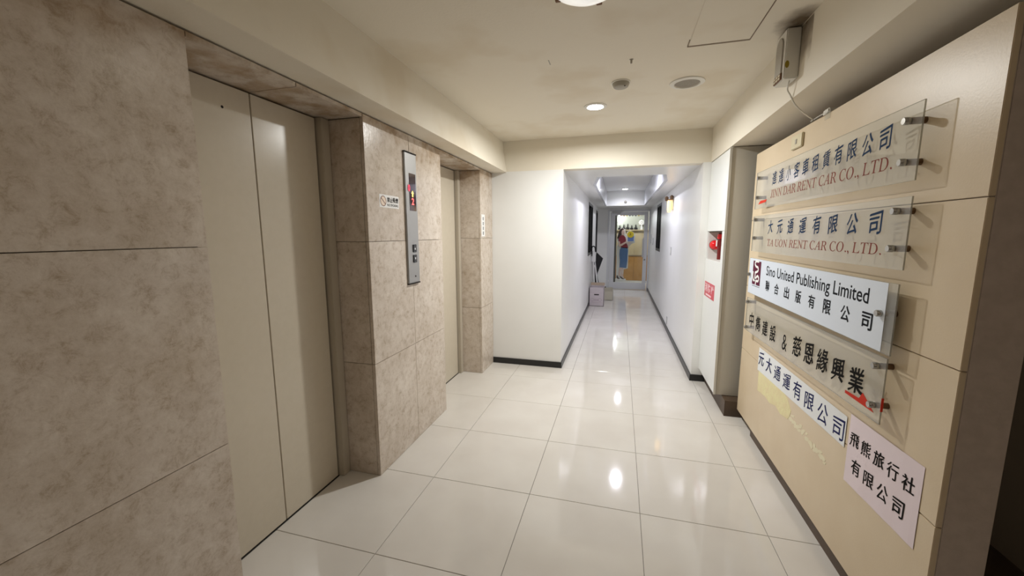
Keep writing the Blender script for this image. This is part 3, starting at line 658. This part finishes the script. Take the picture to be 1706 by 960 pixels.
# the sign panel: four tan slabs over a core
PX = .952
sg = thing('sign_panel', (1.02, 2.37, 0), 'thick tan stone-faced panel carrying the company signs', 'panel')
obj('panel_core', B((PX+.016, 1.085, 1.378, 3.36, .07, 2.045), bev=.002), 'panel_side', sg)
obj('panel_kick', B((.967, 1.075, 1.45, 3.065, 0, .07)), 'kick', sg)
Zp = [.07, .585, 1.077, 1.568, 2.05]
for a, b in zip(Zp, Zp[1:]):
    obj('stone_slab', B((PX, PX+.016, 1.378, 3.36, a+.0015, b-.0015), bev=.0015), 'tan_stone', sg)
struct('floor_threshold', B((1.5, 1.75, -2.6, 4.14, -.006, .0)), 'kick', 'dark floor strip behind the sign panel', 'floor')

SXP = .912  # back face of acrylic sheets; front at -.005
def knob(y, z, front, parent, small=False, m='chrome'):
    r = .0125
    k = bmesh.new(); lathe(k, [(0, -.016), (r*.85, -.016), (r, -.013), (r, 0), (0, 0)], (front, y, z), 'x', 20); o = obj('standoff_knob', k, m, parent, True)
    k = bmesh.new(); lathe(k, [(r*.9, 0), (r*.9, PX-SXP)], (SXP, y, z), 'x', 18); obj('spacer', k, 'bronze', o, True)
def acrylic(label, y0, y1, z0, z1, knobs, tilt=0.0):
    t = thing('acrylic_sign', (SXP, (y0+y1)/2, z0), label, 'sign')
    bm = bmesh.new()
    fs = box(bm, SXP-.005, SXP, y0, y1, z0, z1)
    for v in bm.verts: v.co.z += tilt*(y1-v.co.y)/(y1-y0)
    for i, f in enumerate(fs): f.material_index = 0 if i in (3, 5) else 1
    obj('acrylic_sheet', bm, None, t, mats=['acrylic', 'acrylic_edge'])
    for (y, z) in knobs: knob(y, z, SXP-.005, t)
    return t
FX = SXP-.0056
# 1
s1 = acrylic('topmost clear acrylic sign with navy characters and JINN DAR RENT CAR', 1.592, 3.165, 1.640, 1.888, [(1.655, 1.838), (1.652, 1.705), (3.10, 1.845), (3.10, 1.715)])
NAVY = '進達小客車租賃有限公司'
line('R', FX, NAVY, 2.88, 1.715, 1.768, 1.852, .068, 'ink_navy', s1, bold=.016, brush=.02)
def serif(s, y0, y1, z0, z1, par):
    up = ''.join(chr(0x1D434+ord(c)-65) if c.isalpha() else c for c in s)
    words(place_text(text_bm(up, .0, 1.0, -.19), 'R', FX, y0, y1, z0, z1), 'ink_red', par, .011)
serif('JINN DAR RENT CAR CO., LTD.', 2.87, 1.712, 1.685, 1.742, s1)
bm = bmesh.new(); prism(bm, [(3.09, 1.668), (2.95, 1.675), (2.93, 1.690), (3.05, 1.690)], 'x', FX-.0006, FX); obj('red_tape_and_reflection', bm, 'red_tape_and_reflection', s1)
# 2
s2 = acrylic('second clear acrylic sign from the top, reading TA UON RENT CAR', 1.592, 3.165, 1.348, 1.590, [(1.655, 1.545), (1.655, 1.418), (3.10, 1.565), (3.10, 1.44)])
line('R', FX, '大元通運有限公司', 2.90, 1.69, 1.466, 1.554, .078, 'ink_navy', s2, bold=.018, brush=.02)
serif('TA UON RENT CAR CO., LTD.', 2.86, 1.712, 1.386, 1.436, s2)
# 3
s3 = acrylic('white printed sign with maroon emblem, Sino United Publishing Limited', 1.600, 3.165, 1.050, 1.300, [(1.672, 1.187), (3.135, 1.183)])
obj('print_film', B((SXP-.0062, SXP-.0052, 1.648, 3.165, 1.052, 1.298)), 'print_white', s3)
F3 = SXP-.0066
words(place_text(text_bm('Sino United Publishing Limited', .008), 'R', F3, 2.825, 1.748, 1.188, 1.268), 'ink_grey', s3, .013)
line('R', F3, '聯合出版有限公司', 2.86, 1.67, 1.110, 1.176, .068, 'ink_grey', s3, bold=.02)
em = obj('emblem', B((F3-.0003, F3+.0002, 2.928, 3.085, 1.122, 1.284)), 'maroon', s3)
bm = bmesh.new()
def stroke(pts, wd):
    P = smooth_path([(0, a, b) for a, b in pts], 5)
    L_, R_ = [], []
    for i, p in enumerate(P):
        t = (P[min(i+1, len(P)-1)]-P[max(i-1, 0)]).normalized(); n_ = Vector((0, -t.z, t.y))*wd
        L_.append(bm.verts.new((F3-.0008, p.y+n_.y, p.z+n_.z))); R_.append(bm.verts.new((F3-.0008, p.y-n_.y, p.z-n_.z)))
    for i in range(len(P)-1): bm.faces.new((L_[i], L_[i+1], R_[i+1], R_[i]))
stroke([(2.97, 1.284), (3.03, 1.282), (3.045, 1.262), (3.02, 1.247), (2.985, 1.243), (2.975, 1.225), (3.0, 1.212), (3.03, 1.205), (3.03, 1.19), (3.03, 1.163), (3.01, 1.152)], .008)
stroke([(3.075, 1.21), (3.075, 1.175), (3.06, 1.152), (3.03, 1.152), (3.01, 1.17), (2.98, 1.185), (2.955, 1.172), (2.965, 1.152), (3.0, 1.15), (3.01, 1.135), (3.01, 1.122)], .008)
obj('emblem_strokes', bm, 'sticker_white', em)
obj('emblem_line', B((F3-.0003, F3+.0002, 2.93, 3.08, 1.111, 1.114)), 'ink_grey', s3)
# 4
s4 = acrylic('lowest clear acrylic sign with black brush characters and red arrow', 1.608, 3.165, .775, 1.015, [(1.655, .998), (1.652, .852), (3.125, .985), (3.125, .80)], tilt=.022)
line('R', FX, '中雋建設', 3.10, 2.57, .818, .925, .090, 'ink_black', s4, bold=.024, brush=.03)
chars('R', FX, [('&', 2.455, .065, .82, .91)], None, 'ink_black', s4, bold=0)
line('R', FX, '慈恩緣興業', 2.365, 1.70, .832, .946, .10, 'ink_black', s4, bold=.024, brush=.035, tilt=.012)
bm = bmesh.new(); prism(bm, [(1.83, .826), (1.83, .838), (1.735, .842), (1.715, .872), (1.64, .826)], 'x', FX-.0006, FX); obj('red_arrow', bm, 'red_tape_and_reflection', s4)
obj('red_tape_and_reflection', B((SXP-.0062, SXP+.001, 1.6065, 1.6078, .845, .895)), 'red_tape_and_reflection', s4)  # the arrow's reflection in the sheet edge, painted as a red strip

# paper strip with hand written company name
def paper(name, label, m, pts, x, wave, n=24):
    (y0, y1, zt0, zt1, zb0, zb1) = pts; bm = bmesh.new(); G = []
    for i in range(n+1):
        u = i/n; row = []
        for j in range(7):
            v = j/6; z = (zt0+(zt1-zt0)*u)*(1-v) + (zb0+(zb1-zb0)*u)*v
            xx = x - .0008 - wave*(.5+.5*math.sin(u*19+v*3))*(.4+.6*v)
            row.append(bm.verts.new((xx, y0+(y1-y0)*u, z)))
        G.append(row)
    for i in range(n):
        for j in range(6): bm.faces.new((G[i][j], G[i+1][j], G[i+1][j+1], G[i][j+1]))
    bmesh.ops.recalc_face_normals(bm, faces=bm.faces); bmesh.ops.solidify(bm, geom=bm.faces[:], thickness=.0004); bmesh.ops.recalc_face_normals(bm, faces=bm.faces)
    return bm
p5 = thing('paper_sign', (PX, 2.42, .55), 'long white paper strip with blue-black handwriting under the acrylic signs', 'paper sign')
for k in range(4):
    a = 2.972-k*.273; b = a-.2745
    obj('paper_sheet', paper('p', '', 'paper', (a, b, .695+.002*k, .697+.002*k, .535+.008*k, .543+.008*k), PX-.0004*k, .0005, 8), 'paper', p5)
line('R', PX-.0027, '元大通運有限公司', 2.985, 1.865, .578, .678, .096, 'ink_blue', p5, bold=.009, brush=.04)
p6 = thing('pink_paper_sign', (PX, 1.65, .44), 'pink paper notice with two lines of black characters', 'paper sign')
obj('paper_sheet', paper('p', '', 'pink', (1.856, 1.446, .728, .738, .434, .452), PX, .0012, 16), 'pink_paper', p6)
line('R', PX-.0024, '飛熊旅行社', 1.852, 1.465, .600, .665, .060, 'ink_black', p6, bold=.014, brush=.03, tilt=.012)
line('R', PX-.0024, '有限公司', 1.826, 1.492, .494, .560, .060, 'ink_black', p6, bold=.014, brush=.03, tilt=.012)
bm = bmesh.new()
prism(bm, [(2.949,.535),(2.834,.574),(2.72,.58),(2.613,.590),(2.555,.575),(2.50,.545),(2.466,.534),(2.406,.489),(2.42,.45),(2.44,.425),(2.542,.408),(2.62,.425),(2.716,.402),(2.80,.41),(2.944,.397)], 'x', PX-.0012, PX)
obj('torn_paper', bm, 'yellow_paper', None, label='torn yellow paper remnant below the white paper strip', cat='paper')
gl = bmesh.new(); rr = random.Random(3)
for n_ in range(34):
    u = n_/33; cy = 2.44 - .43*u + rr.uniform(-.012, .012); cz = .462 - .042*u + rr.uniform(-.022, .022)*(1.1-u*.5); w_ = rr.uniform(.012, .032); h_ = rr.uniform(.006, .016); dx = .0004+n_*.00002
    prism(gl, [(cy+w_*math.cos(a)*rr.uniform(.6, 1.1), cz+(h_*math.sin(a)-.25*w_*math.cos(a))*rr.uniform(.6, 1.1)) for a in [k*math.pi/3.5 for k in range(7)]], 'x', PX-dx, PX)
obj('glue_scraps', gl, 'yellow_scrap', None, label='pale torn glue scraps trailing right of the yellow remnant', cat='paper', kind='stuff')
sw = thing('switch_plate', (PX, 2.645, 1.945), 'yellowed switch plate at the top of the sign panel', 'switch')
obj('plate', B((PX-.012, PX, 2.575, 2.715, 1.948, 2.022), bev=.003), 'yellow_plastic', sw)
obj('rocker', B((PX-.0145, PX-.0115, 2.635, 2.655, 1.972, 1.998), bev=.001), 'grey_plastic', sw)

# ================================================================ CORRIDOR THINGS
wlp = thing('wall_lamp', (.70, 6.25, 1.80), 'glowing amber wall lamp with two dark heads on right corridor wall', 'wall lamp')
bm = bmesh.new(); lathe(bm, [(0, -.10), (.024, -.095), (.032, -.06), (.032, .06), (.025, .075), (0, .075)], (.68, 6.25, 1.88), 'z', 20); obj('lamp_glass', bm, 'amber', wlp, True)
obj('wall_plate', B((.715, .733, 6.19, 6.31, 1.82, 1.97), bev=.004), 'yellow_plastic', wlp)
for yy, zz, xx in ((6.19, 1.985, .70), (6.32, 1.98, .645)):
    bm = bmesh.new(); lathe(bm, [(0, -.03), (.022, -.026), (.028, .02), (.010, .04), (0, .04)], (xx, yy, zz), 'z', 16); obj('lamp_head', bm, 'bronze', wlp, True)
obj('head_bracket', B((.64, .733, 6.235, 6.265, 1.958, 1.97)), 'bronze', wlp)
def wplate(name, y, z, label, cat, h=.12, wdt=.07):
    t = thing(name, (.733, y, z-h/2), label, cat)
    obj('plate', B((.724, .733, y-wdt/2, y+wdt/2, z-h/2, z+h/2), bev=.002), 'socket', t); obj('insert', B((.7215, .7245, y-.015, y+.015, z-.025, z+.025)), 'white_plastic', t)
wplate('wall_switch', 6.234, 1.215, 'grey light switch on the right corridor wall', 'switch')
wplate('wall_outlet', 6.30, .155, 'low wall outlet near the right corridor baseboard', 'outlet')
wplate('door_switch', 10.24, 1.35, 'grey access switch on right wall beside the glass door', 'switch', .22, .12)
wplate('door_intercom', 9.6, 1.30, 'upper small intercom plate on the right wall near the glass door', 'intercom', .16, .14)

# cardboard box
bx = thing('cardboard_box', (-.43, 8.28, 0), 'pale open cardboard box with handle slot on corridor floor', 'box')
t = .006; x0, x1, y0, y1, h = -.575, -.285, 8.1, 8.46, .385
bm = bmesh.new()
box(bm, x0, -.48, y0, y0+t, 0, h); box(bm, -.38, x1, y0, y0+t, 0, h); box(bm, -.48, -.38, y0, y0+t, 0, .225); box(bm, -.48, -.38, y0, y0+t, .25, h)
box(bm, x0, x1, y1-t, y1, 0, h); box(bm, x0, x0+t, y0, y1, 0, h); box(bm, x1-t, x1, y0, y1, 0, h); box(bm, x0, x1, y0, y1, 0, t)
obj('box_walls', bm, 'card', bx)
obj('crease', B((x0, x1, y0-.001, y0, .277, .280)), 'print_mauve', bx)
fb = bmesh.new(); prism(fb, [(y1, h), (y1+.10, h+.05), (y1+.106, h+.046), (y1+.006, h)], 'x', x0, x1); obj('flap', fb, 'card_inner', bx)
pm = bmesh.new()
for cx_ in (-.515, -.36): lathe(pm, [(.034, 0), (.034, -.001), (.027, -.001), (.027, 0)], (cx_, y0, .13), 'y', 16, False)
for k in range(6): box(pm, -.47+.015*k, -.462+.015*k, y0-.001, y0, .10+.01*(k % 2), .15)
box(pm, -.555, -.31, y0-.001, y0, .07, .074)
obj('handle_slot', B((-.478, -.382, 8.102, 8.105, .226, .249)), 'gap', bx)
obj('printed_marks', pm, 'print_mauve', bx)
sb = thing('small_box', (-.2, 8.98, 0), 'small beige box on the floor behind the cardboard box', 'box')
bm = bmesh.new(); x0, x1, y0, y1, h = -.335, -.115, 8.88, 9.1, .20
box(bm, x0, x1, y0, y0+t, 0, h); box(bm, x0, x1, y1-t, y1, 0, h+.02); box(bm, x0, x0+t, y0, y1, 0, h); box(bm, x1-t, x1, y0, y1, 0, h+.02); box(bm, x0, x1, y0, y1, 0, t)
obj('box_walls', bm, 'card_beige', sb)
bm = bmesh.new(); prism(bm, [(x0, h), (x0-.02, h+.05), (x1-.02, h+.07), (x1, h+.02)], 'y', y1, y1+.004); obj('flap', bm, 'card_beige', sb)
# folded stand leaning on the wall
fs_ = thing('folded_stand', (-.5, 8.62, 0), 'folded white tubular stand leaning on the left wall behind the box', 'stand')
for a, b in (((-.55, 8.52, 1.12), (-.50, 8.70, .012)), ((-.545, 8.60, 1.10), (-.40, 8.74, .012)), ((-.568, 8.58, 1.05), (-.53, 8.82, .012))):
    bm = bmesh.new(); tube(bm, [a, b], .017, 10); obj('leg', bm, 'sticker_white', fs_, True)
bm = bmesh.new(); tube(bm, smooth_path([(-.572, 8.54, 1.0), (-.575, 8.52, 1.17), (-.55, 8.52, 1.21), (-.51, 8.54, 1.18), (-.50, 8.56, 1.02), (-.492, 8.58, .95)]), .012, 8); obj('handle', bm, 'black_matt', fs_, True)
bm = B((-.575, -.49, 8.53, 8.57, .88, 1.10), bev=.01); obj('bracket', bm, 'sticker_white', fs_)
bm = bmesh.new(); tube(bm, [(-.535, 8.60, .92), (-.42, 8.76, .35)], .009, 8); obj('strut', bm, 'black_matt', fs_)
bk = bmesh.new(); prism(bk, [(-.49, 1.06), (-.355, .93), (-.465, .60), (-.535, .0), (-.56, .0), (-.53, .95)], 'y', 8.95, 8.975)
o = obj('black_board', bk, 'black_matt', None, label='black tilted board propped between wall and folded stand', cat='board')
